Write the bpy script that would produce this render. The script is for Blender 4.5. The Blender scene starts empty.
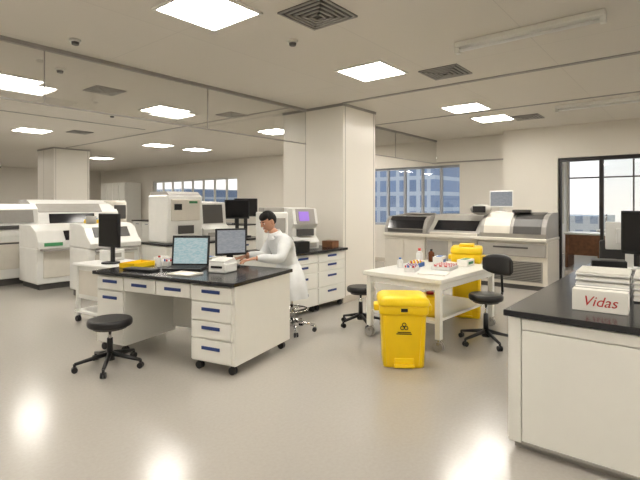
import bpy, bmesh, math, random
from mathutils import Matrix, Vector, Euler
random.seed(4)
S=bpy.context.scene
try: S.view_settings.view_transform='Standard'
except Exception: pass
PI=math.pi
def lin(c):
    return tuple((x/255/12.92 if x/255<=.04045 else ((x/255+.055)/1.055)**2.4) for x in c)
# ------------------------------------------------------------------ materials
def mat(name,rgb,rough=.5,metal=0,var=.04,scale=8,bump=0,spec=.5,emit=None,es=0,coat=0):
    m=bpy.data.materials.new(name); m.use_nodes=True
    nt=m.node_tree; p=nt.nodes['Principled BSDF']; c=lin(rgb)
    p.inputs['Roughness'].default_value=rough; p.inputs['Metallic'].default_value=metal
    p.inputs['Specular IOR Level'].default_value=spec
    p.inputs['Coat Weight'].default_value=coat
    tc=nt.nodes.new('ShaderNodeTexCoord'); n=nt.nodes.new('ShaderNodeTexNoise'); n.inputs['Scale'].default_value=scale
    n.inputs['Detail'].default_value=4
    nt.links.new(tc.outputs['Object'],n.inputs['Vector'])
    r=nt.nodes.new('ShaderNodeValToRGB')
    r.color_ramp.elements[0].position=.3; r.color_ramp.elements[1].position=.7
    r.color_ramp.elements[0].color=tuple(x*(1-var) for x in c)+(1,)
    r.color_ramp.elements[1].color=tuple(min(1,x*(1+var)) for x in c)+(1,)
    nt.links.new(n.outputs['Fac'],r.inputs['Fac']); nt.links.new(r.outputs['Color'],p.inputs['Base Color'])
    if bump:
        b=nt.nodes.new('ShaderNodeBump'); b.inputs['Strength'].default_value=bump; b.inputs['Distance'].default_value=.01
        nt.links.new(n.outputs['Fac'],b.inputs['Height']); nt.links.new(b.outputs['Normal'],p.inputs['Normal'])
    if emit:
        p.inputs['Emission Color'].default_value=lin(emit)+(1,); p.inputs['Emission Strength'].default_value=es
    return m
M_wall=mat('wall_paint',(228,223,213),.6,scale=2,var=.01)
M_pillar=mat('pillar_panel',(231,227,218),.3,scale=2,var=.01)
M_white=mat('white_laminate',(234,233,226),.3,var=.01)
M_white2=mat('white_plastic',(230,230,226),.35,var=.02)
M_beige=mat('beige_plastic',(216,211,200),.4,var=.03)
M_greyp=mat('grey_plastic',(160,157,151),.45,var=.04)
M_dgrey=mat('dark_grey_plastic',(74,72,70),.45)
M_black=mat('black_plastic',(18,18,20),.4)
M_blackw=mat('dark_window',(28,28,32),.12)
M_top=mat('black_epoxy_top',(32,32,36),.2,var=.1,scale=30)
M_blue=mat('blue_handle',(40,62,120),.4)
M_yel=mat('yellow_bin',(246,206,10),.38,var=.03)
M_yel2=mat('yellow_lid',(250,212,20),.35,var=.03)
M_metal=mat('steel',(190,190,190),.25,1)
M_chrome=mat('chrome',(220,220,220),.12,1)
M_leather=mat('black_vinyl',(22,21,23),.4,bump=.2,scale=60)
M_frame=mat('black_frame',(30,27,26),.4)
M_skin=mat('skin',(196,146,118),.5,var=.05)
M_hair=mat('black_hair',(14,12,12),.6,var=.3,scale=60,bump=.5,spec=.2)
M_coat=mat('lab_coat_cloth',(226,229,230),.8,var=.05,scale=12,bump=.3)
M_trous=mat('dark_trousers',(40,42,52),.8)
M_wood=mat('wood_brown',(120,80,52),.5,var=.25,scale=14)
M_green=mat('green_label',(60,140,90),.5)
M_red=mat('red_plastic',(190,40,35),.4)
M_bluep=mat('blue_plastic',(60,110,180),.4)
M_paper=mat('paper',(238,236,228),.8,var=.02)
M_base=mat('skirting',(200,192,178),.5)
M_purple=mat('purple_screen',(120,90,160),.2,emit=(150,120,200),es=.9)
M_eye=mat('eye_white',(230,228,222),.3)
M_lip=mat('lip',(165,98,88),.5)
M_brown=mat('amber_bottle',(90,45,18),.2)
def screen_mat(name,c1,c2,es):
    m=bpy.data.materials.new(name); m.use_nodes=True; nt=m.node_tree; p=nt.nodes['Principled BSDF']
    tc=nt.nodes.new('ShaderNodeTexCoord'); mp=nt.nodes.new('ShaderNodeMapping'); mp.inputs['Scale'].default_value=(9,9,14)
    mp.inputs['Rotation'].default_value=(PI/2,0,0)
    b=nt.nodes.new('ShaderNodeTexBrick'); b.inputs['Color1'].default_value=lin(c1)+(1,); b.inputs['Color2'].default_value=lin(c2)+(1,)
    b.inputs['Mortar'].default_value=lin(tuple(x*.8 for x in c1))+(1,); b.inputs['Scale'].default_value=2
    nt.links.new(tc.outputs['Object'],mp.inputs['Vector']); nt.links.new(mp.outputs['Vector'],b.inputs['Vector'])
    nt.links.new(b.outputs['Color'],p.inputs['Emission Color']); p.inputs['Emission Strength'].default_value=es
    p.inputs['Base Color'].default_value=(.02,.02,.02,1); p.inputs['Roughness'].default_value=.15
    return m
M_scr=screen_mat('screen_ui',(190,205,205),(150,185,190),.9)
M_scr2=screen_mat('screen_grey',(160,163,166),(140,145,152),.85)
M_off=mat('screen_off',(14,15,18),.12)
def light_mat():
    m=bpy.data.materials.new('led_panel'); m.use_nodes=True; nt=m.node_tree; nt.nodes.clear()
    e=nt.nodes.new('ShaderNodeEmission'); e.inputs['Color'].default_value=(1,.945,.865,1); e.inputs['Strength'].default_value=37
    o=nt.nodes.new('ShaderNodeOutputMaterial'); nt.links.new(e.outputs[0],o.inputs[0]); return m
M_light=light_mat()
def glass_mat(name,tint,g):
    m=bpy.data.materials.new(name); m.use_nodes=True; nt=m.node_tree; nt.nodes.clear()
    t=nt.nodes.new('ShaderNodeBsdfTransparent'); t.inputs['Color'].default_value=tint+(1,)
    gl=nt.nodes.new('ShaderNodeBsdfGlossy'); gl.inputs['Roughness'].default_value=.03
    mx=nt.nodes.new('ShaderNodeMixShader'); mx.inputs[0].default_value=g
    o=nt.nodes.new('ShaderNodeOutputMaterial')
    nt.links.new(t.outputs[0],mx.inputs[1]); nt.links.new(gl.outputs[0],mx.inputs[2]); nt.links.new(mx.outputs[0],o.inputs[0]); return m
M_glass=glass_mat('clear_glass',(.95,.97,.96),.07)
M_curt=glass_mat('smoke_curtain_glass',(.95,.95,.94),.15)
def floor_mat():
    m=bpy.data.materials.new('vinyl_floor'); m.use_nodes=True; nt=m.node_tree; p=nt.nodes['Principled BSDF']
    tc=nt.nodes.new('ShaderNodeTexCoord')
    n=nt.nodes.new('ShaderNodeTexNoise'); n.inputs['Scale'].default_value=45; n.inputs['Detail'].default_value=2
    nt.links.new(tc.outputs['Object'],n.inputs['Vector'])
    mx=nt.nodes.new('ShaderNodeMix'); mx.data_type='RGBA'
    mx.inputs[6].default_value=lin((168,163,156))+(1,); mx.inputs[7].default_value=lin((180,175,167))+(1,)
    nt.links.new(n.outputs['Fac'],mx.inputs[0]); nt.links.new(mx.outputs[2],p.inputs['Base Color'])
    p.inputs['Roughness'].default_value=.2
    p.inputs['Specular IOR Level'].default_value=.7
    return m
M_floor=floor_mat()
def ceil_mat():
    m=bpy.data.materials.new('ceiling_board'); m.use_nodes=True; nt=m.node_tree; p=nt.nodes['Principled BSDF']
    tc=nt.nodes.new('ShaderNodeTexCoord'); b=nt.nodes.new('ShaderNodeTexBrick'); b.offset=0
    b.inputs['Scale'].default_value=1; b.inputs['Brick Width'].default_value=2.4; b.inputs['Row Height'].default_value=1.2
    b.inputs['Mortar Size'].default_value=.004; b.inputs['Mortar Smooth'].default_value=0
    c=lin((224,219,209)); b.inputs['Color1'].default_value=c+(1,); b.inputs['Color2'].default_value=tuple(x*.98 for x in c)+(1,)
    b.inputs['Mortar'].default_value=tuple(x*.88 for x in c)+(1,)
    nt.links.new(tc.outputs['Object'],b.inputs['Vector']); nt.links.new(b.outputs['Color'],p.inputs['Base Color'])
    p.inputs['Roughness'].default_value=.7; return m
M_ceil=ceil_mat()
def facade_mat(name,wallc,winc,w,h,mort):
    m=bpy.data.materials.new(name); m.use_nodes=True; nt=m.node_tree; p=nt.nodes['Principled BSDF']
    tc=nt.nodes.new('ShaderNodeTexCoord')
    sx=nt.nodes.new('ShaderNodeSeparateXYZ'); cb=nt.nodes.new('ShaderNodeCombineXYZ')
    nt.links.new(tc.outputs['Object'],sx.inputs[0]); nt.links.new(sx.outputs['Y'],cb.inputs['X']); nt.links.new(sx.outputs['Z'],cb.inputs['Y'])
    b=nt.nodes.new('ShaderNodeTexBrick'); b.offset=0; b.inputs['Scale'].default_value=1
    b.inputs['Brick Width'].default_value=w; b.inputs['Row Height'].default_value=h; b.inputs['Mortar Size'].default_value=mort
    b.inputs['Color1'].default_value=lin(winc)+(1,); b.inputs['Color2'].default_value=lin(tuple(x*.9 for x in winc))+(1,); b.inputs['Mortar'].default_value=lin(wallc)+(1,)
    nt.links.new(cb.outputs[0],b.inputs['Vector']); nt.links.new(b.outputs['Color'],p.inputs['Base Color'])
    p.inputs['Roughness'].default_value=.5; return m
M_fac1=facade_mat('facade_blue',(176,184,194),(118,138,168),1.1,1.5,.2)
M_fac2=facade_mat('facade_beige',(200,196,190),(150,156,166),1.6,1.7,.4)
# ------------------------------------------------------------------ builder
class B:
    def __init__(s,name): s.name=name; s.bm=bmesh.new(); s.mats=[]
    def mi(s,m):
        if m not in s.mats: s.mats.append(m)
        return s.mats.index(m)
    def add(s,t,m,Mx=None,smooth=None):
        i=s.mi(m)
        for f in t.faces:
            f.material_index=i
            if smooth is not None: f.smooth=smooth
        if Mx is not None: t.transform(Mx)
        me=bpy.data.meshes.new('t'); t.to_mesh(me); t.free(); s.bm.from_mesh(me); bpy.data.meshes.remove(me); return s
    def box(s,c,d,m,bev=0.0,rot=(0,0,0)):
        t=bmesh.new(); bmesh.ops.create_cube(t,size=1); t.transform(Matrix.Diagonal((d[0],d[1],d[2],1)))
        if bev>0: bmesh.ops.bevel(t,geom=t.edges[:],offset=min(bev,min(d)*.45),segments=2,affect='EDGES',profile=.5)
        return s.add(t,m,Matrix.Translation(c)@Euler(rot).to_matrix().to_4x4())
    def bx(s,x0,x1,y0,y1,z0,z1,m,bev=0.0):
        return s.box(((x0+x1)/2,(y0+y1)/2,(z0+z1)/2),(abs(x1-x0),abs(y1-y0),abs(z1-z0)),m,bev)
    def cyl(s,c,r,h,m,r2=None,rot=(0,0,0),seg=28,bev=0):
        t=bmesh.new(); bmesh.ops.create_cone(t,cap_ends=True,segments=seg,radius1=r,radius2=r if r2 is None else r2,depth=h)
        if bev>0:
            e=[e for e in t.edges if any(len(f.verts)>4 for f in e.link_faces)]
            bmesh.ops.bevel(t,geom=e,offset=bev,segments=3,affect='EDGES',profile=.5)
        for f in t.faces: f.smooth=len(f.verts)<=4
        return s.add(t,m,Matrix.Translation(c)@Euler(rot).to_matrix().to_4x4())
    def sph(s,c,r,m,rot=(0,0,0),fn=None,seg=24,cut=None):
        t=bmesh.new(); bmesh.ops.create_uvsphere(t,u_segments=seg,v_segments=max(8,seg*2//3),radius=1)
        if not hasattr(r,'__len__'): r=(r,r,r)
        for v in t.verts:
            v.co=Vector((v.co.x*r[0],v.co.y*r[1],v.co.z*r[2]))
            if fn: v.co=fn(v.co)
        if cut:
            bmesh.ops.delete(t,geom=[f for f in t.faces if cut(f.calc_center_median())],context='FACES')
        return s.add(t,m,Matrix.Translation(c)@Euler(rot).to_matrix().to_4x4(),True)
    def seg(s,a,b,r,m,r2=None,n=12):
        a=Vector(a);b=Vector(b);d=b-a
        t=bmesh.new(); bmesh.ops.create_cone(t,cap_ends=True,segments=n,radius1=r,radius2=r if r2 is None else r2,depth=d.length)
        for f in t.faces: f.smooth=len(f.verts)<=4
        return s.add(t,m,Matrix.Translation((a+b)/2)@d.to_track_quat('Z','Y').to_matrix().to_4x4())
    def tube(s,pts,r,m):
        for a,b in zip(pts,pts[1:]): s.seg(a,b,r,m)
        for p in pts[1:-1]: s.sph(p,r,m,seg=10)
        return s
    def prism(s,pts,a0,a1,m,plane='xz',bev=0,smooth=False):
        t=bmesh.new()
        def P(p,a):
            return (p[0],a,p[1]) if plane=='xz' else ((a,p[0],p[1]) if plane=='yz' else (p[0],p[1],a))
        v0=[t.verts.new(P(p,a0)) for p in pts]; v1=[t.verts.new(P(p,a1)) for p in pts]
        t.faces.new(v0); t.faces.new(v1[::-1]); n=len(pts)
        for i in range(n): t.faces.new((v0[i],v1[i],v1[(i+1)%n],v0[(i+1)%n]))
        bmesh.ops.recalc_face_normals(t,faces=t.faces)
        if bev: bmesh.ops.bevel(t,geom=t.edges[:],offset=bev,segments=2,affect='EDGES',profile=.5)
        return s.add(t,m)
    def loft(s,rings,m,cap=True):
        t=bmesh.new(); R=[[t.verts.new(p) for p in r] for r in rings]; n=len(R[0])
        for a,b in zip(R,R[1:]):
            for i in range(n): t.faces.new((a[i],a[(i+1)%n],b[(i+1)%n],b[i]))
        if cap: t.faces.new(R[0][::-1]); t.faces.new(R[-1])
        for f in t.faces: f.smooth=len(f.verts)<=4
        bmesh.ops.recalc_face_normals(t,faces=t.faces)
        return s.add(t,m)
    def done(s,loc=(0,0,0),rz=0,parent=None,rot=None):
        me=bpy.data.meshes.new(s.name); s.bm.to_mesh(me); s.bm.free()
        for m in s.mats: me.materials.append(m)
        o=bpy.data.objects.new(s.name,me); S.collection.objects.link(o)
        o.location=loc; o.rotation_euler=rot if rot else (0,0,rz)
        if parent: o.parent=parent
        return o
R13=math.radians(13)
CB=(2.61,3.10)
def bp(a,b): return (CB[0]+a*math.cos(R13)-b*math.sin(R13), CB[1]+a*math.sin(R13)+b*math.cos(R13))
def facing(dx,dy): return math.atan2(dx,-dy)   # local -y -> (dx,dy)
# ------------------------------------------------------------------ room
H=3.03
X0,X1,Y0,Y1=-4,10.45,-5,22
B('floor').bx(X0-.2,17,Y0-.2,Y1+.2,-.1,0,M_floor).done()
B('ceiling').bx(X0-.2,17,Y0-.2,Y1+.2,H,H+.1,M_ceil).done()
def wallx(name,x0,x1,y0,y1,ops,m=M_wall):
    b=B(name); y=y0
    for (a,c,z0,z1) in sorted(ops):
        if a>y: b.bx(x0,x1,y,a,0,H,m)
        if z0>0: b.bx(x0,x1,a,c,0,z0,m)
        if z1<H: b.bx(x0,x1,a,c,z1,H,m)
        y=c
    if y<y1: b.bx(x0,x1,y,y1,0,H,m)
    return b.done()
wallx('wall_back',10.45,10.65,3.12,Y1+.2,[(4.34,7.8,.95,2.43),(12.2,17.5,.95,2.43)])
wallx('wall_door',10.0,10.2,Y0-.2,3.12,[(-1.0,2.16,0,2.4)])
B('wall_corner').bx(10.0,10.65,3.12,3.2,0,H,M_wall).done()
B('wall_left').bx(X0-.2,X1+.2,Y1,Y1+.2,0,H,M_wall).done()
B('wall_front').bx(X0-.2,X0,Y0-.2,Y1+.2,0,H,M_wall).done()
B('wall_right').bx(X0-.2,17,Y0-.2,Y0,0,H,M_wall).done()
# adjoining room
wallx('wall_adjoining_outer',16,16.15,Y0,3.4,[(-4.4,3.15,.5,2.85)])
wl=B('wall_adjoining_side'); wl.bx(10.65,11.2,3.2,3.35,0,H,M_wall).bx(15.6,16,3.2,3.35,0,H,M_wall).bx(11.2,15.6,3.2,3.35,0,.9,M_wall).bx(11.2,15.6,3.2,3.35,2.7,H,M_wall); wl.done()
def windowx(name,x,y0,y1,z0,z1,n,fm=M_frame,trans=None,fw=.04):
    b=B(name)
    b.bx(x-.03,x+.03,y0,y1,z0,z0+fw,fm); b.bx(x-.03,x+.03,y0,y1,z1-fw,z1,fm)
    for i in range(n+1):
        y=y0+(y1-y0)*i/n; b.bx(x-.03,x+.03,max(y0,y-fw/2),min(y1,y+fw/2),z0,z1,fm)
    if trans: b.bx(x-.03,x+.03,y0,y1,trans-.02,trans+.02,fm)
    b.bx(x-.004,x+.004,y0,y1,z0,z1,M_glass)
    return b.done()
M_alu=mat('window_frame_grey',(165,168,174),.4)
M_alu2=mat('window_frame_bronze',(90,82,78),.4)
windowx('window_1',10.55,4.34,7.8,.95,2.43,7,M_alu,fw=.06)
windowx('window_2',10.55,12.2,17.5,.95,2.43,8,M_white,fw=.06)
windowx('window_3',16.07,-4.4,3.15,.5,2.85,9,M_alu2,2.3)
b=B('window_4')
for i in range(5): b.bx(11.2+i*1.1-.03,11.2+i*1.1+.03,3.25,3.3,.9,2.7,M_alu2)
b.bx(11.2,15.6,3.25,3.3,.9,.95,M_alu2).bx(11.2,15.6,3.25,3.3,2.65,2.7,M_alu2).bx(11.2,15.6,3.27,3.275,.95,2.65,M_glass); b.done()
# glazed doors
b=B('door_1')
for y in (2.13,1.42,.68,-.1,-.97): b.bx(10.07,10.13,y-.028,y+.028,0,2.395,M_frame)
b.bx(10.06,10.14,-.998,2.158,2.33,2.398,M_frame)
b.bx(10.07,10.13,.68,1.42,0,.12,M_frame).bx(10.07,10.13,-.99,.68,0,.12,M_frame)
b.bx(10.096,10.104,-.99,1.42,.1,2.35,M_glass)
b.tube([(10.04,1.34,.9),(10.0,1.34,.95),(10.0,1.34,1.25),(10.04,1.34,1.3)],.012,M_metal)
b.done()
# pillars
def pillar(x0,x1,y0,y1):
    b=B('pillar'); b.bx(x0,x1,y0,y1,0,H,M_pillar,.008)
    b.bx(x0-.012,x1+.012,y0-.012,y1+.012,0,.1,M_base)
    b.bx(x0-.003,x0,y0+(y1-y0)*.6,y0+(y1-y0)*.6+.008,.1,H,M_greyp)
    b.bx(x0+.05,x0+.058,y0-.003,y0,.1,H,M_greyp); b.bx(x1-.058,x1-.05,y0-.003,y0,.1,H,M_greyp)
    b.bx(x0-.01,x1+.01,y0-.01,y1+.01,H-.04,H,M_greyp)
    return b.done()
pillar(5.66,6.56,4.18,5.43); pillar(5.1,6.05,13.4,14.5)
B('baseboard_back').bx(10.43,10.45,3.2,Y1,0,.1,M_base).done()
B('baseboard_door').bx(9.98,10.0,2.2,3.12,0,.1,M_base).done()
# smoke curtains
def curtain(x0,x1,y):
    b=B('smoke_curtain'); b.bx(x0,x1,y-.004,y+.004,2.47,H-.04,M_curt)
    b.bx(x0,x1,y-.02,y+.02,H-.04,H,M_greyp); b.bx(x0,x1,y-.008,y+.008,2.46,2.475,M_greyp)
    n=int((x1-x0)/2.2)
    for i in range(1,n+1):
        x=x0+(x1-x0)*i/(n+1); b.bx(x-.004,x+.004,y-.006,y+.006,2.47,H-.04,M_greyp)
    b.done()
curtain(X0,5.65,4.92); curtain(6.57,10.44,4.92)
# ceiling trims
B('trim_1').bx(5.62,5.68,Y0,4.17,H-.012,H,M_greyp).done()
B('trim_2').bx(7.6,7.64,Y0,4.9,H-.01,H,M_greyp).done()
B('trim_3').bx(X0,5.1,8.8,8.83,H-.01,H,M_greyp).done()
B('trim_4').bx(5.36,5.4,5.0,13.3,H-.01,H,M_greyp).done()
B('trim_5').bx(10.41,10.45,3.2,4.9,2.47,2.5,M_greyp).done()
# ceiling lights
def panel(x,y):
    b=B('ceiling_light_panel'); b.bx(x-.285,x+.285,y-.285,y+.285,H-.012,H-.006,M_light)
    for (a,c,e,f) in ((-.305,-.28,-.305,.305),(.28,.305,-.305,.305),(-.28,.28,-.305,-.28),(-.28,.28,.28,.305)):
        b.bx(x+a,x+c,y+e,y+f,H-.018,H,M_white)
    b.done()
for p in [(2.27,3.0),(4.51,2.92),(7.16,2.87),(8.34,2.85),(4.25,6.73),(2.01,6.59),(6.95,6.87),(6.65,10.87),(7.88,10.9),(3.66,10.7),(7.33,15.4),
          (-.2,3.0),(2.2,-.6),(4.9,-1.0),(-.5,-.6),(7.6,-1.2),(-.6,6.6),(-.6,10.7),(1.6,10.7),(9.2,6.9),(3,15.2),(0,15.2),(3,19),(7.5,19),
          (-2.6,1),(2,-3.6),(6,-3.6),(12.5,1.5),(14,-1.5),(12.5,-3)]: panel(*p)
def vent(x,y,s=.25):
    b=B('air_vent')
    for k in range(5):
        a=s*(1-k*.19); zz=H-.006-.004*k
        for (p,q,r,t) in ((-a,-a+.02,-a,a),(a-.02,a,-a,a),(-a,a,-a,-a+.02),(-a,a,a-.02,a)): b.bx(x+p,x+q,y+r,y+t,zz-.008,zz,M_greyp)
    b.bx(x-s,x+s,y-s,y+s,H-.003,H,M_dgrey); b.done()
for p in [(2.88,2.38,.23),(5.08,2.28,.23),(8.62,2.35,.23),(5.2,6.2,.2),(3.0,6.2,.2),(4.4,10.2,.2),(1.4,7.5,.2)]: vent(*p)
def tubelight(x,y0,y1):
    b=B('tube_light'); b.bx(x-.05,x+.05,y0,y1,H-.05,H,M_white,.01); b.cyl((x,(y0+y1)/2,H-.075),.016,(y1-y0)-.06,M_white2,rot=(PI/2,0,0))
    for y in (y0+.02,y1-.02): b.bx(x-.03,x+.03,y-.02,y+.02,H-.1,H-.04,M_white)
    b.done()
tubelight(4.25,.57,1.8); tubelight(7.95,.6,1.75)
for p in [(3.2,2.95),(1.9,4.5),(2.2,5.6),(3.9,7.8)]:
    B('smoke_detector').cyl((p[0],p[1],H-.012),.05,.024,M_white).cyl((p[0],p[1],H-.035),.03,.025,M_dgrey,r2=.035).done()
b=B('security_camera'); b.cyl((0,0,-.03),.06,.06,M_white); b.sph((0,0,-.07),.05,M_black); b.cyl((0,0,.3),.015,.6,M_white); b.done((3.6,12.6,2.43))
# ------------------------------------------------------------------ benches
def castor(b,x,y,r=.035,m=M_black):
    b.cyl((x,y,r*2+.012),.02,.03,M_metal,seg=12); b.cyl((x-.012,y,r),r,.02,m,rot=(0,PI/2,0),seg=16); b.cyl((x+.014,y,r),r,.02,m,rot=(0,PI/2,0),seg=16)
    b.box((x,y,r+.03),(.012,.03,.04),M_metal)
def bench(name,loc,rz,L,D,Hh,cols,depth=None,cast=True,ends=True,back=True):
    b=B(name); t=.035; dp=depth or D-.04; zb=.09
    b.bx(-.02,D,-.02,L+.02,Hh-t,Hh,M_top,.006)
    for c in cols:
        y0,y1,kind=c[0],c[1],c[2]
        if kind=='knee':
            b.bx(.03,dp,y0,y1,Hh-t-.15,Hh-t,M_white)
            n=c[3]
            for i in range(n):
                a=y0+(y1-y0)*i/n+.008; e=y0+(y1-y0)*(i+1)/n-.008
                b.bx(.008,.03,a,e,Hh-t-.142,Hh-t-.01,M_white,.004)
                b.bx(.0,.009,(a+e)/2-.1,(a+e)/2+.1,Hh-t-.09,Hh-t-.06,M_blue,.003)
            b.bx(dp-.03,dp,y0,y1,zb+.05,Hh-t-.15,M_white)
        else:
            b.bx(.03,dp,y0,y1,zb,Hh-t,M_white)
            zs=c[3]
            for z0,z1 in zip(zs,zs[1:]):
                b.bx(.008,.03,y0+.008,y1-.008,z0+.006,z1-.006,M_white,.004)
                zc=(z0+z1)/2+.02 if z1-z0<.2 else z1-.07
                b.bx(.0,.009,(y0+y1)/2-.1,(y0+y1)/2+.1,zc-.015,zc+.015,M_blue,.003)
    if ends:
        b.bx(.03,D-.03,0,.02,zb,Hh-t,M_white); b.bx(.03,D-.03,L-.02,L,zb,Hh-t,M_white)
    if cast:
        for x in (.08,D-.1):
            for y in (.06,L-.06,): castor(b,x,y)
        castor(b,.08,cols[0][1]-.05); castor(b,.08,cols[-1][0]+.05)
    else: b.bx(.06,D-.06,.02,L-.02,0,zb,M_base)
    return b.done((loc[0],loc[1],0),rz)
bench('lab_bench',CB,R13,1.74,1.0,.82,[(.02,.48,'d',[.1,.3,.46,.63,.775]),(.48,1.34,'knee',2),(1.34,1.72,'d',[.1,.35,.63,.775])],depth=.72)
bench('lab_bench',(5.63,4.1),PI/2,1.3,.85,.85,[(.02,.65,'d',[.1,.33,.55,.68,.805]),(.65,1.28,'d',[.1,.33,.55,.68,.805])])
bench('lab_bench',(6.4,6.6),PI/2,2.2,.8,.85,[(.02,1.1,'d',[.1,.4,.8]),(1.1,2.18,'d',[.1,.4,.8])])
# front right bench
b=B('lab_bench'); L=2.6;D=2.95
b.bx(-.02,D,-.0,L+.02,.812,.85,M_top,.006); b.bx(.02,D-.02,.02,L-.0,.06,.812,M_white); b.bx(.05,D-.05,.05,L-.03,0,.06,M_greyp)
y=L-.01
b.bx(.0,.02,y-.07,y,.05,.81,M_white,.003); y-=.075
for w in (.62,.62,.62,.5):
    b.bx(-.002,.02,y-w+.005,y,.05,.735,M_white,.004); b.bx(-.002,.02,y-w+.005,y,.742,.805,M_white,.004)
    b.bx(-.008,.0,y-w+.008,y-.002,.0505,.065,M_greyp); y-=w
b.done((2.95,.92-L,0))
# stools
def stool(name,loc,seatz,r=.19,back=None,ring=False,rz=0,basem=M_black,br=.29):
    b=B(name)
    b.cyl((0,0,seatz-.035),r,.07,M_leather,bev=.025,seg=36); b.cyl((0,0,seatz-.08),r*.75,.02,M_dgrey)
    b.cyl((0,0,.12+(seatz-.2)*.3),.028,(seatz-.2)*.6,basem,r2=.025); b.cyl((0,0,seatz-.2),.014,.26,M_chrome)
    b.cyl((0,0,.11),.045,.08,basem,r2=.035)
    for i in range(5):
        a=2*PI*i/5+.3; c,s=math.cos(a),math.sin(a)
        b.seg((c*.03,s*.03,.125),(c*br,s*br,.075),.022,basem,r2=.014)
        b.cyl((c*br,s*br,.055),.012,.05,basem,seg=10)
        for k in (-1,1):
            b.cyl((c*br-s*.014*k,s*br+c*.014*k,.026),.026,.018,M_black,rot=(PI/2,0,a+0),seg=14)
    if ring:
        n=24; pts=[(.19*math.cos(2*PI*i/n),.19*math.sin(2*PI*i/n),.26) for i in range(n+1)]
        b.tube(pts,.009,M_chrome)
        for i in range(3): a=2*PI*i/3; b.seg((0,0,.26),(.19*math.cos(a),.19*math.sin(a),.26),.007,M_chrome)
    if back:
        b.tube([(0,0,seatz-.085),(0,-r-.04,seatz-.08),(0,-r-.07,seatz),(0,-r-.05,back-.02)],.014,M_black)
        rings=[]
        for k in range(9):
            u=(k/8-.5)*2; w=.2*u; yy=-r-.05+.05*u*u*1.2; hh=.115*(1-.4*abs(u)**3); th=.022*(1-.3*u*u)
            ring_=[]
            for j in range(12):
                a=2*PI*j/12; ca,sa=math.cos(a),math.sin(a)
                ring_.append((w,yy+th*math.copysign(abs(ca)**.6,ca),back+hh*math.copysign(abs(sa)**.6,sa)))
            rings.append(ring_)
        b.loft(rings,M_leather)
    return b.done((loc[0],loc[1],0),rz)
stool('lab_stool',(2.08,4.2),.45,.195)
stool('lab_stool',(4.78,3.26),.48,.17,br=.26)
stool('lab_chair',(5.02,1.79),.53,.18,back=.83,rz=1.15)
stool('lab_stool',(4.03,3.73),.53,.18,ring=True,basem=M_chrome,br=.27)
# ------------------------------------------------------------------ white table
b=B('white_worktable'); TL,TW=1.45,.98
b.bx(0,TL,0,TW,.69,.74,M_white,.008); b.bx(.04,TL-.04,.04,TW-.04,.62,.69,M_white)
for x in (.06,TL-.06):
    for y in (.06,TW-.06):
        b.bx(x-.03,x+.03,y-.03,y+.03,.12,.69,M_white,.004); b.cyl((x,y,.1),.02,.05,M_metal); b.cyl((x-.016,y,.05),.05,.022,M_greyp,rot=(0,PI/2,0)); b.cyl((x+.016,y,.05),.05,.022,M_greyp,rot=(0,PI/2,0)); b.box((x,y,.075),(.056,.03,.03),M_metal)
b.bx(.05,TL-.05,.1,TW-.05,.27,.3,M_white,.004)
b.done((4.36,2.0,0),math.radians(-3))
# yellow pedal bins
def bin_(loc,rz,w,d,h,label=True,flat=False,k=.84):
    b=B('yellow_waste_bin')
    def ring(w,d,z,r=.05,n=5):
        P=[]
        for (sx,sy,a0) in ((1,1,0),(-1,1,PI/2),(-1,-1,PI),(1,-1,1.5*PI)):
            for i in range(n):
                a=a0+PI/2*i/(n-1); P.append((sx*(w/2-r)+r*math.cos(a),sy*(d/2-r)+r*math.sin(a),z))
        return P
    b.loft([ring(w*k,d*k,0),ring(w*k*1.02,d*k*1.02,.02),ring(w*.94,d*.94,h*.72),ring(w*.95,d*.95,h*.76)],M_yel)
    b.loft([ring(w*1.0,d*1.0,h*.74),ring(w*1.02,d*1.02,h*.76),ring(w*1.02,d*1.02,h*.84),ring(w*.98,d*.98,h*.86)],M_yel)
    if flat: b.loft([ring(w*1.05,d*1.05,h*.86),ring(w*1.06,d*1.06,h*.88),ring(w*1.04,d*1.04,h*.93),ring(w*.98,d*.98,h*.945)],M_yel2); b.box((0,0,h*.965),(w*.5,d*.5,h*.04),M_yel2,.01)
    else: b.loft([ring(w*1.05,d*1.05,h*.86),ring(w*1.07,d*1.07,h*.875),ring(w*1.06,d*1.06,h*.93),ring(w*.99,d*.98,h*.96),ring(w*.88,d*.85,h*.985),ring(w*.6,d*.55,h)],M_yel2)
    for sx in (-1,1):
        b.box((sx*w*.545,0,h*.8),(.06,.16,.06),M_yel2,.012)
    for sx in (-1,1):
        b.prism([(sx*w*.33-.012,0.03),(sx*w*.33+.012,.03),(sx*w*.4+.012,h*.72),(sx*w*.4-.012,h*.72)],-d*.485,-d*.36,M_yel)
    b.box((0,-d*.45,.025),(w*.42,.08,.03),M_yel2,.01); b.box((0,-d*.44,.06),(w*.4,.02,.06),M_yel2,.005)
    if label:
        yl=lambda z:-d/2*(k*1.02+(.94-k*1.02)*(z/h/.72))-.004
        zc=h*.53
        for i in range(3):
            a=PI/2+i*2*PI/3; n=14
            pts=[(.02*math.cos(a)+.016*math.cos(2*PI*j/n),yl(zc+.03)-.002,zc+.03+.02*math.sin(a)+.016*math.sin(2*PI*j/n)) for j in range(n+1)]
            b.tube(pts,.0035,M_black)
        b.cyl((0,yl(zc+.03),zc+.03),.008,.01,M_black,rot=(PI/2,0,0),seg=12)
        for (zz,ww) in ((-.02,.12),(-.036,.14)): b.box((0,yl(zc+zz),zc+zz),(ww,.008,.006),M_black)
        b.box((0,-d*.52,h*.81),(.06,.012,.03),M_black)
    return b.done((loc[0],loc[1],0),rz)
fc=facing(-.85,-.42)
bin_((3.91,2.19),fc+.15,.44,.39,.66)
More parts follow.
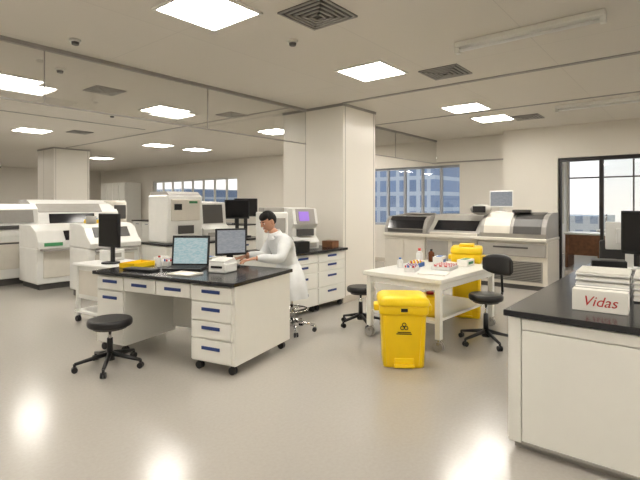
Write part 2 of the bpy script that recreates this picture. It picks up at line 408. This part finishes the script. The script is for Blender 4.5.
bin_((6.12,2.44),facing(-.9,-.3),.38,.4,.98,label=False,flat=True,k=.9)
b=B('yellow_sharps_box'); b.loft([[(x*.8,y*.8,0) for x,y in((-.1,-.1),(.1,-.1),(.1,.1),(-.1,.1))],[(x,y,.2) for x,y in((-.1,-.1),(.1,-.1),(.1,.1),(-.1,.1))]],M_yel).box((0,0,.215),(.22,.22,.03),M_yel2,.008).cyl((0,0,.24),.04,.03,M_red); b.done((4.62,2.25,.3),.1)
# ------------------------------------------------------------------ monitors
def monitor(name,loc,rz,w,h,zc,body=M_black,scr=M_scr,z0=0,tilt=0,th=.035):
    b=B(name)
    b.box((0,0,zc),(w,th,h),body,.008,rot=(tilt,0,0)); b.box((0,-th/2-.0015,zc+.005),(w-.035,.003,h-.045),scr,rot=(tilt,0,0))
    b.box((0,th/2+.012,zc),(w*.55,.03,h*.55),body,.01)
    b.box((0,th/2+.03,zc/2+.01),(.07,.025,zc),body,.006); b.cyl((0,.02,.01),.11,.02,body,bev=.005)
    return b.done((loc[0],loc[1],z0),rz)
# laptop on bench
x,y=bp(.5,.98); b=B('laptop')
b.box((0,-.02,.012),(.4,.27,.022),M_black,.005); b.box((0,-.01,.0245),(.35,.13,.004),M_dgrey)
for r in range(4):
    for c in range(12): b.box((-.16+c*.029,.035-r*.028,.028),(.023,.022,.004),M_black)
b.box((0,.145,.175),(.41,.016,.33),M_black,.005,rot=(-.15,0,0)); b.box((0,.134,.177),(.365,.004,.275),M_scr,rot=(-.15,0,0))
b.done((x,y,.82),facing(-.85,-.62))
x,y=bp(.84,.66); monitor('desktop_monitor',(x,y),facing(-.35,-.75),.34,.29,.27,scr=M_scr2,z0=.82)
# keyboard
x,y=bp(.2,1.3); b=B('computer_keyboard'); b.box((0,0,.012),(.38,.13,.02),M_black,.005)
for r in range(4):
    for c in range(12): b.box((-.165+c*.03,.042-r*.028,.024),(.024,.022,.006),M_dgrey)
b.done((x,y,.82),facing(-1,-.3))
def tray(name,loc,rz,w,d,h,m,fill=None):
    b=B(name); b.bx(-w/2,w/2,-d/2,d/2,0,.008,m)
    for (a,c,e,f) in ((-w/2,-w/2+.008,-d/2,d/2),(w/2-.008,w/2,-d/2,d/2),(-w/2,w/2,-d/2,-d/2+.008),(-w/2,w/2,d/2-.008,d/2)): b.bx(a,c,e,f,0,h,m)
    if fill:
        nx=int(w/.03);ny=int(d/.03)
        for i in range(nx):
            for j in range(ny):
                b.cyl((-w/2+.02+i*.03,-d/2+.02+j*.03,h*.8),.009,h*1.3,fill[(i+j)%len(fill)],seg=8)
    return b.done(loc,rz)
def bl(a,b_,z=.82): x,y=bp(a,b_); return (x,y,z)
tray('yellow_tray',bl(.42,1.6),R13+.1,.32,.2,.05,M_yel)
tray('test_tube_rack',bl(.66,1.34),R13,.2,.12,.05,M_white2,[M_white2,M_red,M_bluep])
tray('test_tube_rack',bl(.78,1.6),R13+.2,.2,.12,.05,M_white2,[M_white2,M_white])
tray('paper_tray',bl(.2,.72),R13,.2,.28,.015,M_paper)
def boxprop(name,loc,rz,d,m,m2=None):
    b=B(name); b.box((0,0,d[2]/2),d,m,.006)
    if m2: b.box((0,0,d[2]+.002),(d[0]*.7,d[1]*.5,.004),m2); b.box((0,-d[1]/2-.001,d[2]*.5),(d[0]*.6,.003,d[2]*.4),m2)
    return b.done(loc,rz)
b=B('label_printer'); b.box((0,0,.05),(.2,.22,.1),M_white2,.015); b.prism([(-.11,.1),(.11,.1),(.07,.14),(-.11,.12)],-.09,.09,M_white2,plane='yz'); b.box((0,-.112,.06),(.13,.006,.02),M_black); b.done(bl(.5,.5),facing(-1,-.3))
boxprop('tissue_box',bl(.88,1.0),R13,(.12,.2,.09),M_white2,M_bluep)
def bottle(name,loc,r,h,m,cap):
    B(name).cyl((0,0,h*.36),r,h*.72,m,bev=r*.2).cyl((0,0,h*.78),r*.95,h*.14,m,r2=r*.4).cyl((0,0,h*.92),r*.45,h*.16,cap).done(loc)
bottle('reagent_bottle',bl(.85,1.2),.035,.15,M_white2,M_bluep); bottle('reagent_bottle',bl(.78,1.22),.03,.13,M_brown,M_black); bottle('reagent_bottle',bl(.5,1.36),.03,.12,M_white2,M_red)
# ---- things on white table
ct,st=math.cos(-math.radians(3)),math.sin(-math.radians(3))
def tp(a,b_): return (4.36+a*ct-b_*st,2.0+a*st+b_*ct,.74)
tray('test_tube_rack',tp(.35,.55),.3,.24,.12,.05,M_white2,[M_red,M_white2,M_bluep])
tray('test_tube_rack',tp(.7,.7),.1,.24,.12,.05,M_bluep,[M_white2,M_yel,M_red])
tray('specimen_tray',tp(.75,.35),.1,.3,.22,.04,M_white2,[M_white2,M_red])
boxprop('tissue_box',tp(1.1,.6),.2,(.22,.12,.1),M_white2,M_bluep)
boxprop('glove_box',tp(1.2,.3),.0,(.24,.13,.08),M_paper,M_green)
boxprop('paper_stack',tp(.3,.25),.2,(.21,.3,.015),M_paper)
bottle('spray_bottle',tp(.95,.8),.04,.2,M_white2,M_red); bottle('reagent_bottle',tp(1.25,.8),.04,.17,M_brown,M_black); bottle('reagent_bottle',tp(.5,.8),.035,.12,M_white2,M_bluep)
# ------------------------------------------------------------------ right analyzer
b=B('chemistry_analyzer')
for (y0,y1) in ((0,1.2),(1.22,2.25),(2.27,3.2)):
    b.bx(.05,.9,y0,y1,.08,.84,M_beige,.01); b.bx(.08,.88,y0+.03,y1-.03,0,.08,M_dgrey)
b.bx(.035,.05,.08,1.1,.14,.5,M_greyp)
for i in range(12): b.bx(.028,.036,.1,1.08,.16+i*.028,.172+i*.028,M_dgrey)
b.bx(.0,.06,.02,1.18,.58,.8,M_greyp,.012); b.bx(-.012,.0,.3,.9,.72,.75,M_dgrey,.004)
for y0 in (1.26,1.78,2.3,2.76): b.bx(.035,.052,y0,y0+.44,.12,.78,M_greyp if y0<2 else M_beige,.006)
b.bx(-.03,.92,0,3.2,.84,.9,M_beige,.015)
prof=[(.05,.9),(.02,.98),(.05,1.1),(.14,1.22),(.28,1.3),(.5,1.34),(.9,1.34),(.9,.9)]
b.prism(prof,.02,1.15,M_greyp)
hood=[(.012,.975),(.04,1.105),(.135,1.23),(.28,1.31),(.5,1.35),(.5,1.34),(.28,1.3),(.14,1.22),(.05,1.1),(.02,.98)]
b.prism(hood,.1,.56,M_dgrey)
b.prism(hood,.62,1.08,M_beige)
b.prism([(.02,.9),(.02,.94),(.3,1.16),(.36,1.28),(.9,1.3),(.9,.9)],1.17,2.2,M_greyp)
b.prism([(.07,.99),(.08,1.0),(.3,1.175),(.29,1.165)],1.25,2.1,M_blackw)
b.bx(-.01,.2,1.2,2.15,.9,.95,M_beige,.01)
b.prism([(.0,.9),(-.0,1.0),(.08,1.16),(.2,1.24),(.9,1.28),(.9,.9)],2.22,3.18,M_greyp)
b.prism([(-.006,1.0),(.074,1.165),(.19,1.242),(.2,1.23),(.09,1.15),(.01,1.0)],2.3,3.1,M_blackw)
b.bx(-.008,.004,2.3,3.1,.92,.985,M_dgrey)
b.tube([(.3,1.2,1.3),(.25,1.2,1.38)],.02,M_greyp)
b.sph((.2,1.2,1.4),(.09,.2,.11),M_greyp); b.box((.115,1.2,1.4),(.01,.24,.12),M_blackw,.004)
b.bx(.5,.85,2.4,3.0,1.28,1.31,M_greyp,.01)
b.done((8.5,2.0,0))
monitor('desktop_monitor',(9.1,2.95),facing(-.95,-.3),.42,.32,.25,body=M_white2,scr=M_scr2,z0=1.345)
tray('sample_tray',(8.85,2.5,1.345),.2,.3,.3,.05,M_dgrey)
# ------------------------------------------------------------------ left analyzers
b=B('immunoassay_analyzer')
b.bx(0,1.8,.05,.9,.1,.72,M_white2,.02); b.bx(.05,1.75,.08,.85,0,.1,M_dgrey)
b.prism([(.0,.72),(.0,.84),(.12,1.02),(.35,1.12),(.9,1.12),(.9,.72)],.0,.85,M_white2,plane='yz',bev=.01)
b.prism([(.04,.72),(.04,.8),(.1,.95),(.3,1.0),(.88,1.02),(.88,.72)],.87,1.78,M_white2,plane='yz',bev=.01)
b.prism([(-.004,.87),(.1,1.02),(.11,1.01),(.0,.85)],.45,.8,M_blackw,plane='yz'); b.prism([(.07,.84),(.11,.955),(.3,1.004),(.3,.99),(.12,.94),(.075,.83)],.95,1.7,M_dgrey,plane='yz')
b.bx(.1,.4,-.01,.01,.76,.82,M_green); b.bx(.1,.8,.035,.055,.2,.68,M_beige,.008); b.bx(.95,1.7,.035,.055,.2,.68,M_beige,.008)
b.bx(.05,.8,-.12,.05,.68,.72,M_greyp,.01)
b.bx(1.2,1.6,.4,.8,1.02,1.2,M_white2,.02)
b.done((3.1,8.8,0))
b=B('sample_processor')
b.bx(0,.85,.05,.75,.1,.8,M_white2,.03); b.bx(.05,.8,.1,.7,0,.1,M_dgrey)
b.prism([(.0,.8),(-.02,.88),(.1,.98),(.2,1.12),(.35,1.18),(.75,1.18),(.75,.8)],0,.85,M_white2,plane='yz',bev=.012)
b.prism([(.08,.975),(.19,1.125),(.2,1.115),(.09,.965)],.12,.7,M_dgrey,plane='yz'); b.bx(.1,.75,-.08,.05,.74,.78,M_greyp,.01)
b.bx(.1,.75,.035,.055,.2,.7,M_beige,.008); b.bx(.3,.55,.02,.04,.6,.63,M_dgrey)
b.cyl((.2,.4,1.24),.08,.12,M_greyp)
b.done((3.3,7.3,0))
tray('reagent_tray',(3.72,7.9,1.18),.1,.4,.2,.06,M_yel,[M_white2,M_bluep])
b=B('biochemistry_analyzer')
b.bx(0,1.8,.0,1.0,.12,.9,M_white2,.02); b.bx(.05,1.75,.05,.95,0,.12,M_dgrey)
b.prism([(-.02,.9),(-.02,1.0),(.3,1.12),(.36,1.4),(.5,1.5),(1.0,1.5),(1.0,.9)],0,1.8,M_white2,plane='yz',bev=.01)
b.prism([(.28,1.14),(.345,1.38),(.355,1.38),(.29,1.14)],.9,1.7,M_greyp,plane='yz'); b.bx(.9,1.7,-.02,.0,.3,.8,M_beige,.006); b.bx(1.0,1.6,-.03,-.015,.76,.79,M_dgrey)
b.bx(.1,.8,-.02,.0,.3,.8,M_beige,.006)
b.bx(.95,1.65,.02,.2,1.03,1.1,M_dgrey,.01)
b.done((1.8,9.85,0))
b=B('hooded_analyzer')
b.bx(0,2.2,0,1,.1,.95,M_white2,.02); b.bx(.05,2.15,.05,.95,0,.1,M_dgrey)
b.prism([(-.03,.95),(-.03,1.02),(.05,1.06),(.1,1.3),(.3,1.5),(.55,1.6),(1,1.6),(1,.95)],.0,1.9,M_white2,plane='yz')
b.prism([(.04,1.07),(.088,1.28),(.11,1.28),(.06,1.07)],.3,1.3,M_blackw,plane='yz')
b.prism([(.105,1.325),(.285,1.505),(.3,1.49),(.12,1.3)],.1,1.5,M_greyp,plane='yz')
b.cyl((2.0,.5,1.27),.3,.64,M_beige,bev=.06); b.box((2.0,.19,1.3),(.3,.03,.35),M_dgrey,.01)
b.done((3.9,11.2,0))
b=B('hematology_analyzer')
b.box((.36,.3,.4),(.7,.58,.8),M_white2,.03); b.box((.36,.0,.55),(.56,.03,.36),M_beige,.01); b.box((.36,-.015,.22),(.3,.02,.14),M_dgrey,.005); b.box((.5,-.02,.68),(.16,.01,.04),M_green); b.box((.2,-.02,.6),(.14,.01,.1),M_blackw)
b.prism([(.02,.8),(.1,.86),(.55,.86),(.57,.8)],.05,.67,M_greyp,plane='yz')
b.done((4.27,6.72,.85))
b=B('coagulation_analyzer')
b.prism([(0,0),(0,.2),(.12,.28),(.16,.68),(.56,.7),(.56,0)],0,.6,M_white2,plane='yz',bev=.01); b.prism([(.11,.3),(.15,.64),(.155,.64),(.12,.3)],.08,.52,M_dgrey,plane='yz'); b.bx(.1,.5,-.01,.0,.06,.14,M_greyp)
b.done((5.02,6.75,.85))
monitor('desktop_monitor',(5.82,6.8),facing(-.65,-.75),.46,.36,.55,scr=M_off,z0=.85)
monitor('desktop_monitor',(6.22,7.0),facing(-.55,-.8),.46,.36,.58,scr=M_off,z0=.85)
b=B('urine_analyzer')
b.box((0,0,.27),(.36,.42,.54),M_white2,.02); b.box((0,-.215,.36),(.28,.015,.2),M_greyp,.006); b.box((0,-.22,.12),(.3,.02,.1),M_beige,.006); b.bx(-.1,.1,-.24,-.2,.14,.18,M_dgrey,.005)
b.box((0,.02,.57),(.3,.3,.06),M_greyp,.01)
b.done((4.58,4.62,.85),facing(-.5,-.85))
b=B('blood_gas_analyzer')
b.prism([(-.22,0),(-.24,.1),(-.14,.18),(-.14,.3),(-.2,.36),(-.14,.58),(.2,.6),(.22,0)],-.2,.2,M_white2,plane='yz',bev=.008)
tl=-math.atan2(.06,.22)
b.box((0,-.176,.47),(.3,.012,.22),M_greyp,rot=(tl,0,0)); b.box((-.03,-.184,.472),(.16,.012,.14),M_purple,rot=(tl,0,0)); b.box((0,-.17,.24),(.26,.06,.1),M_dgrey,.005)
b.box((.0,-.235,.06),(.3,.03,.06),M_greyp,.005)
b.done((5.15,4.6,.85),facing(-.35,-.9))
boxprop('cardboard_box',(5.5,4.3,.85),0,(.16,.2,.1),M_wood)
boxprop('black_printer',(4.75,4.24,.85),facing(-.2,-.9),(.2,.18,.14),M_black)
# trolley with monitor
b=B('instrument_trolley')
b.bx(-.32,.32,-.4,.4,.71,.75,M_white2,.01); b.bx(-.28,.28,-.36,.36,.3,.71,M_white2,.01); b.bx(-.29,-.28,-.3,.3,.36,.66,M_beige)
b.bx(-.3,.3,-.38,.38,.12,.15,M_white2,.006)
for x in (-.27,.27):
    for y in (-.35,.35): b.bx(x-.02,x+.02,y-.02,y+.02,.08,.71,M_white2); castor(b,x,y)
b.done((2.95,5.85,0),.12)
monitor('desktop_monitor',(2.84,5.75),facing(-.97,-.12),.42,.42,.42,scr=M_off,z0=.75)
boxprop('sample_box',(3.05,6.1,.75),.1,(.24,.2,.14),M_white2,M_greyp)
# far cabinets
b=B('tall_cabinet'); b.bx(9.7,10.4,18.3,20.4,0,2.4,M_white,.01)
for i in range(4): b.bx(9.68,9.7,18.32+i*.52,18.81+i*.52,.1,2.35,M_white,.006); b.bx(9.66,9.68,18.74+i*.52,18.77+i*.52,1.1,1.3,M_metal)
b.done()
b=B('lab_counter'); b.bx(9.7,10.4,11,17.8,.82,.86,M_top,.005); b.bx(9.74,10.4,11.02,17.78,0,.82,M_white)
for i in range(10): b.bx(9.72,9.74,11.04+i*.67,11.68+i*.67,.1,.78,M_white,.005); b.bx(9.71,9.72,11.25+i*.67,11.45+i*.67,.7,.72,M_blue)
b.done()
for i,yy in enumerate((11.8,12.9,14.2,15.3)):
    monitor('desktop_monitor',(10.0,yy),facing(-1,-.2),.5,.36,.42,scr=M_off if i%2 else M_scr2,z0=.86)
# ------------------------------------------------------------------ right-front bench items
b=B('carton_box'); b.box((0,0,.065),(.29,.16,.13),M_paper,.004); b.box((0,0,.131),(.29,.02,.002),M_greyp)
ob=b.done((3.29,.47,.85),-PI/2+.05)
cu=bpy.data.curves.new('carton_lettering','FONT'); cu.body='Vidas'; cu.size=.085; cu.extrude=.0008; cu.align_x='CENTER'; cu.shear=.3
to=bpy.data.objects.new('carton_lettering',cu); S.collection.objects.link(to); to.data.materials.append(M_red)
to.parent=ob; to.location=(0,-.0815,.035); to.rotation_euler=(PI/2,0,0)
b=B('plastic_rack_stack')
for k in range(5):
    z=k*.036
    for j in range(2):
        b.box((.0,-.17+j*.34,z+.016),(.36,.32,.014),M_white2,.003)
        for i in range(9): b.box((-.172+i*.043,-.17+j*.34,z+.022),(.008,.31,.028),M_paper)
b.done((3.86,.36,.85),.06)
boxprop('card_reader',(4.75,.62,.85),.2,(.2,.26,.16),M_black,M_dgrey)
monitor('desktop_monitor',(4.85,.3),facing(-.95,.25),.5,.38,.4,scr=M_off,z0=.85)
monitor('desktop_monitor',(5.55,.55),facing(.9,.2),.4,.28,.33,body=M_white2,scr=M_scr2,z0=.85)
boxprop('file_box',(4.3,.0,.85),.0,(.3,.25,.12),M_paper,M_greyp)
b=B('office_chair')
b.cyl((0,0,.11),.045,.1,M_black)
for i in range(5):
    a=2*PI*i/5; b.seg((0,0,.12),(.3*math.cos(a),.3*math.sin(a),.08),.022,M_black,r2=.015); b.sph((.3*math.cos(a),.3*math.sin(a),.03),.03,M_black,seg=12)
b.cyl((0,0,.28),.025,.34,M_dgrey); b.box((0,0,.48),(.46,.46,.08),M_leather,.03); b.tube([(0,.15,.45),(0,.27,.47),(0,.27,.75)],.02,M_black); b.box((0,.25,.85),(.42,.06,.42),M_leather,.03,rot=(-.08,0,0))
b.done((6.35,.75,0),facing(-1,0)+0)
def table(name,loc,rz,L,W,h):
    b=B(name); b.bx(-L/2,L/2,-W/2,W/2,h-.04,h,M_white,.005)
    for x in (-L/2+.05,L/2-.05):
        b.bx(x-.03,x+.03,-W/2+.05,W/2-.05,0,h-.04,M_wood)
    b.bx(-L/2+.08,L/2-.08,W/2-.1,W/2-.07,.3,h-.04,M_wood); b.done(loc,rz)
table('office_desk',(12.6,1.7,0),PI/2,1.6,.8,.82); table('office_desk',(14.4,1.2,0),PI/2,1.8,.8,.82); table('office_desk',(13.3,-1,0),PI/2,1.6,.8,.8)
# ------------------------------------------------------------------ outside
B('exterior_ground').bx(18,120,-60,90,-20.2,-20,mat('ground_outside',(120,125,115),.9)).done()
def bld(x,y,w,d,h,m): B('exterior_building').bx(-d/2,d/2,-w/2,w/2,0,h,m).done((x,y,-20))
bld(45,24,10,10,42,M_fac1); bld(38,33,5,8,25,M_fac2); bld(60,52,16,12,32,M_fac2); bld(50,70,12,12,24,M_fac1); bld(70,14,10,10,20,M_fac2); bld(85,-5,18,10,23,M_fac1)
# ------------------------------------------------------------------ person
def skin(verts,edges,radii,root=0,sub=2):
    me=bpy.data.meshes.new('sk'); me.from_pydata(verts,edges,[]); o=bpy.data.objects.new('sk',me); S.collection.objects.link(o)
    md=o.modifiers.new('s','SKIN'); md.use_smooth_shade=True
    for i,v in enumerate(me.skin_vertices[0].data):
        r=radii[i]; v.radius=(r,r) if not hasattr(r,'__len__') else r; v.use_root=(i==root)
    sb=o.modifiers.new('b','SUBSURF'); sb.levels=sub; sb.render_levels=sub
    dg=bpy.context.evaluated_depsgraph_get(); dg.update()
    m2=bpy.data.meshes.new_from_object(o.evaluated_get(dg)); bpy.data.objects.remove(o)
    t=bmesh.new(); t.from_mesh(m2); bpy.data.meshes.remove(m2)
    for f in t.faces: f.smooth=True
    return t
b=B('body')
V=[(0,0,.60),(0,.03,.74),(0,.09,.90),(0,.155,1.04),(0,.205,1.125),(0,.235,1.175),(0,.265,1.215),
   (-.165,.165,1.07),(-.235,.25,.88),(-.15,.45,.905),(-.13,.515,.90),
   (.165,.165,1.07),(.235,.27,.88),(.13,.48,.905),(.11,.545,.90),
   (-.1,.03,.585),(-.14,.42,.585),(-.13,.38,.2),(-.13,.37,.1),(-.13,.5,.05),
   (.1,.03,.585),(.14,.42,.585),(.13,.38,.2),(.13,.37,.1),(.13,.5,.05)]
E=[(0,1),(1,2),(2,3),(3,4),(4,5),(5,6),(3,7),(7,8),(8,9),(9,10),(3,11),(11,12),(12,13),(13,14),(0,15),(15,16),(16,17),(17,18),(18,19),(0,20),(20,21),(21,22),(22,23),(23,24)]
Rr=[(.16,.12),(.16,.12),(.175,.125),(.17,.12),(.09,.08),(.055,.055),(.05,.05),
   .085,.066,.05,.028, .085,.066,.05,.028, .1,.07,.05,.05,.04, .1,.07,.05,.05,.04]
t=skin(V,E,Rr)
for co,no in (((0,0,.11),(0,0,1)),((0,0,.5),(0,0,1)),((0,.4,0),(0,1,0)),((0,.495,0),(0,1,0)),((0,0,1.165),(0,0,1))):
    bmesh.ops.bisect_plane(t,geom=t.verts[:]+t.edges[:]+t.faces[:],plane_co=co,plane_no=no,dist=1e-5)
iw,it,ik,ish=b.mi(M_coat),b.mi(M_trous),b.mi(M_skin),b.mi(M_black)
for f in t.faces:
    c=f.calc_center_median()
    if c.z<.11: f.material_index=ish
    elif c.z<.5 or (c.y>.4 and c.z<.72): f.material_index=it
    elif c.z>1.165 and c.y>.15: f.material_index=ik
    elif c.y>.495 and c.z>.8: f.material_index=ik
    else: f.material_index=iw
me=bpy.data.meshes.new('t'); t.to_mesh(me); t.free(); b.bm.from_mesh(me)
P=bpy.data.objects.new('seated_lab_worker',None); S.collection.objects.link(P)
P.location=(4.03,3.73,0); P.rotation_euler=(0,0,math.atan2(.36,-.93)-PI/2)
b.done(parent=P)
b=B('coat_skirt')
def el(cx,cy,z,rx,ry,n=56,w=0):
    return [(cx+(rx+w*math.sin(7*2*PI*i/n))*math.cos(2*PI*i/n),cy+(ry+w*math.sin(7*2*PI*i/n))*math.sin(2*PI*i/n),z) for i in range(n)]
b.loft([el(0,.06,.86,.12,.10),el(0,.045,.8,.155,.13),el(0,.04,.72,.185,.16,w=.002),el(0,.06,.64,.22,.21,w=.004),el(0,.07,.55,.24,.25,w=.008),el(0,.06,.46,.24,.25,w=.012),el(0,.055,.41,.24,.245,w=.016)],M_coat,cap=False)
b.done(parent=P)
b=B('coat_collar'); n=24
b.loft([[(r*math.cos(2*PI*i/n)*1.1,cy+r*math.sin(2*PI*i/n),z-.025*math.sin(2*PI*i/n)) for i in range(n)] for (r,z,cy) in ((.1,1.11,.195),(.075,1.15,.215),(.06,1.185,.225),(.068,1.17,.222),(.09,1.125,.205))],M_coat,cap=False)
b.done(parent=P)
b=B('head')
def hf(c):
    x,y,z=c
    if z<0: k=1-.28*(-z/.115)**1.5; x*=k; y=y*(1-.08*(-z/.115))+.012*(-z/.115)
    if y>0: y*=.93
    return Vector((x,y,z))
b.sph((0,0,0),(.074,.092,.113),M_skin,fn=hf,seg=32)
b.sph((0,-.006,.012),(.083,.103,.116),M_hair,fn=hf,seg=48,cut=lambda c:(c.y>.035 and c.z<.055) or c.z<-.055 or (c.y>-.012 and c.z<.012))
b.sph((0,.02,.072),(.074,.07,.048),M_hair,rot=(-.25,0,0))
b.sph((0,.092,-.01),(.01,.016,.02),M_skin,rot=(.3,0,0)); b.sph((0,.098,-.02),(.014,.012,.01),M_skin)
for sx in (-1,1):
    b.sph((sx*.076,-.008,-.01),(.01,.02,.032),M_skin,rot=(0,0,sx*.3))
    b.sph((sx*.031,.074,.004),(.014,.009,.007),M_eye); b.sph((sx*.031,.0815,.003),(.006,.003,.006),M_black); b.box((sx*.032,.079,.024),(.03,.01,.006),M_hair,.002,rot=(0,0,-sx*.25))
    b.sph((sx*.031,.0755,.011),(.016,.01,.005),M_skin)
b.sph((0,.084,-.052),(.022,.008,.004),M_lip); b.sph((0,.082,-.06),(.018,.009,.005),M_lip); b.sph((0,.07,-.09),(.025,.02,.018),M_skin)
b.done((0,.3,1.3),parent=P,rot=(-.4,0,.1))
def hand(name,sx,loc,rz):
    b=B(name)
    V=[(0,-.02,.0),(0,.03,0),(0,.06,-.004),(0,.085,-.008)]
    t=skin(V,[(0,1),(1,2),(2,3)],[(.026,.02),(.036,.014),(.042,.014),(.04,.012)]); b.add(t,M_skin)
    for i,(ox,L) in enumerate(((-.03,.07),(-.01,.08),(.011,.075),(.031,.058))):
        x=ox*sx; V=[(x,.065,-.006),(x*1.12,.088,-.004),(x*1.2,.088+L*.45,-.008),(x*1.22,.088+L*.75,-.022),(x*1.22,.088+L*.93,-.038)]
        t=skin(V,[(k,k+1) for k in range(4)],[.009,.0095,.0088,.008,.0068]); b.add(t,M_skin)
    s=-sx
    V=[(s*.02,.018,-.004),(s*.045,.04,-.01),(s*.062,.065,-.018),(s*.066,.088,-.026)]
    t=skin(V,[(0,1),(1,2),(2,3)],[.014,.012,.0105,.008]); b.add(t,M_skin)
    b.done(loc,parent=P,rot=(-.12,0,rz))
hand('hand_left',-1,(-.128,.525,.9),-.1); hand('hand_right',1,(.108,.555,.9),.1)
# ------------------------------------------------------------------ world
w=bpy.data.worlds.new('World'); S.world=w; w.use_nodes=True; nt=w.node_tree
bg=nt.nodes['Background']; tc=nt.nodes.new('ShaderNodeTexCoord'); sx=nt.nodes.new('ShaderNodeSeparateXYZ'); r=nt.nodes.new('ShaderNodeValToRGB')
nt.links.new(tc.outputs['Generated'],sx.inputs[0]); nt.links.new(sx.outputs['Z'],r.inputs[0])
r.color_ramp.elements[0].position=0; r.color_ramp.elements[0].color=(.95,.86,.84,1); r.color_ramp.elements[1].position=.3; r.color_ramp.elements[1].color=(.7,.82,1,1)
nt.links.new(r.outputs[0],bg.inputs[0]); bg.inputs[1].default_value=1.6
# ------------------------------------------------------------------ camera
cd=bpy.data.cameras.new('Camera'); cam=bpy.data.objects.new('Camera',cd); S.collection.objects.link(cam)
cam.location=(0,0,1.5); cam.rotation_euler=(PI/2,0,-math.radians(50.7)); cd.lens=26.1; cd.sensor_width=36; cd.shift_y=-36/640; cd.clip_end=300
S.camera=cam
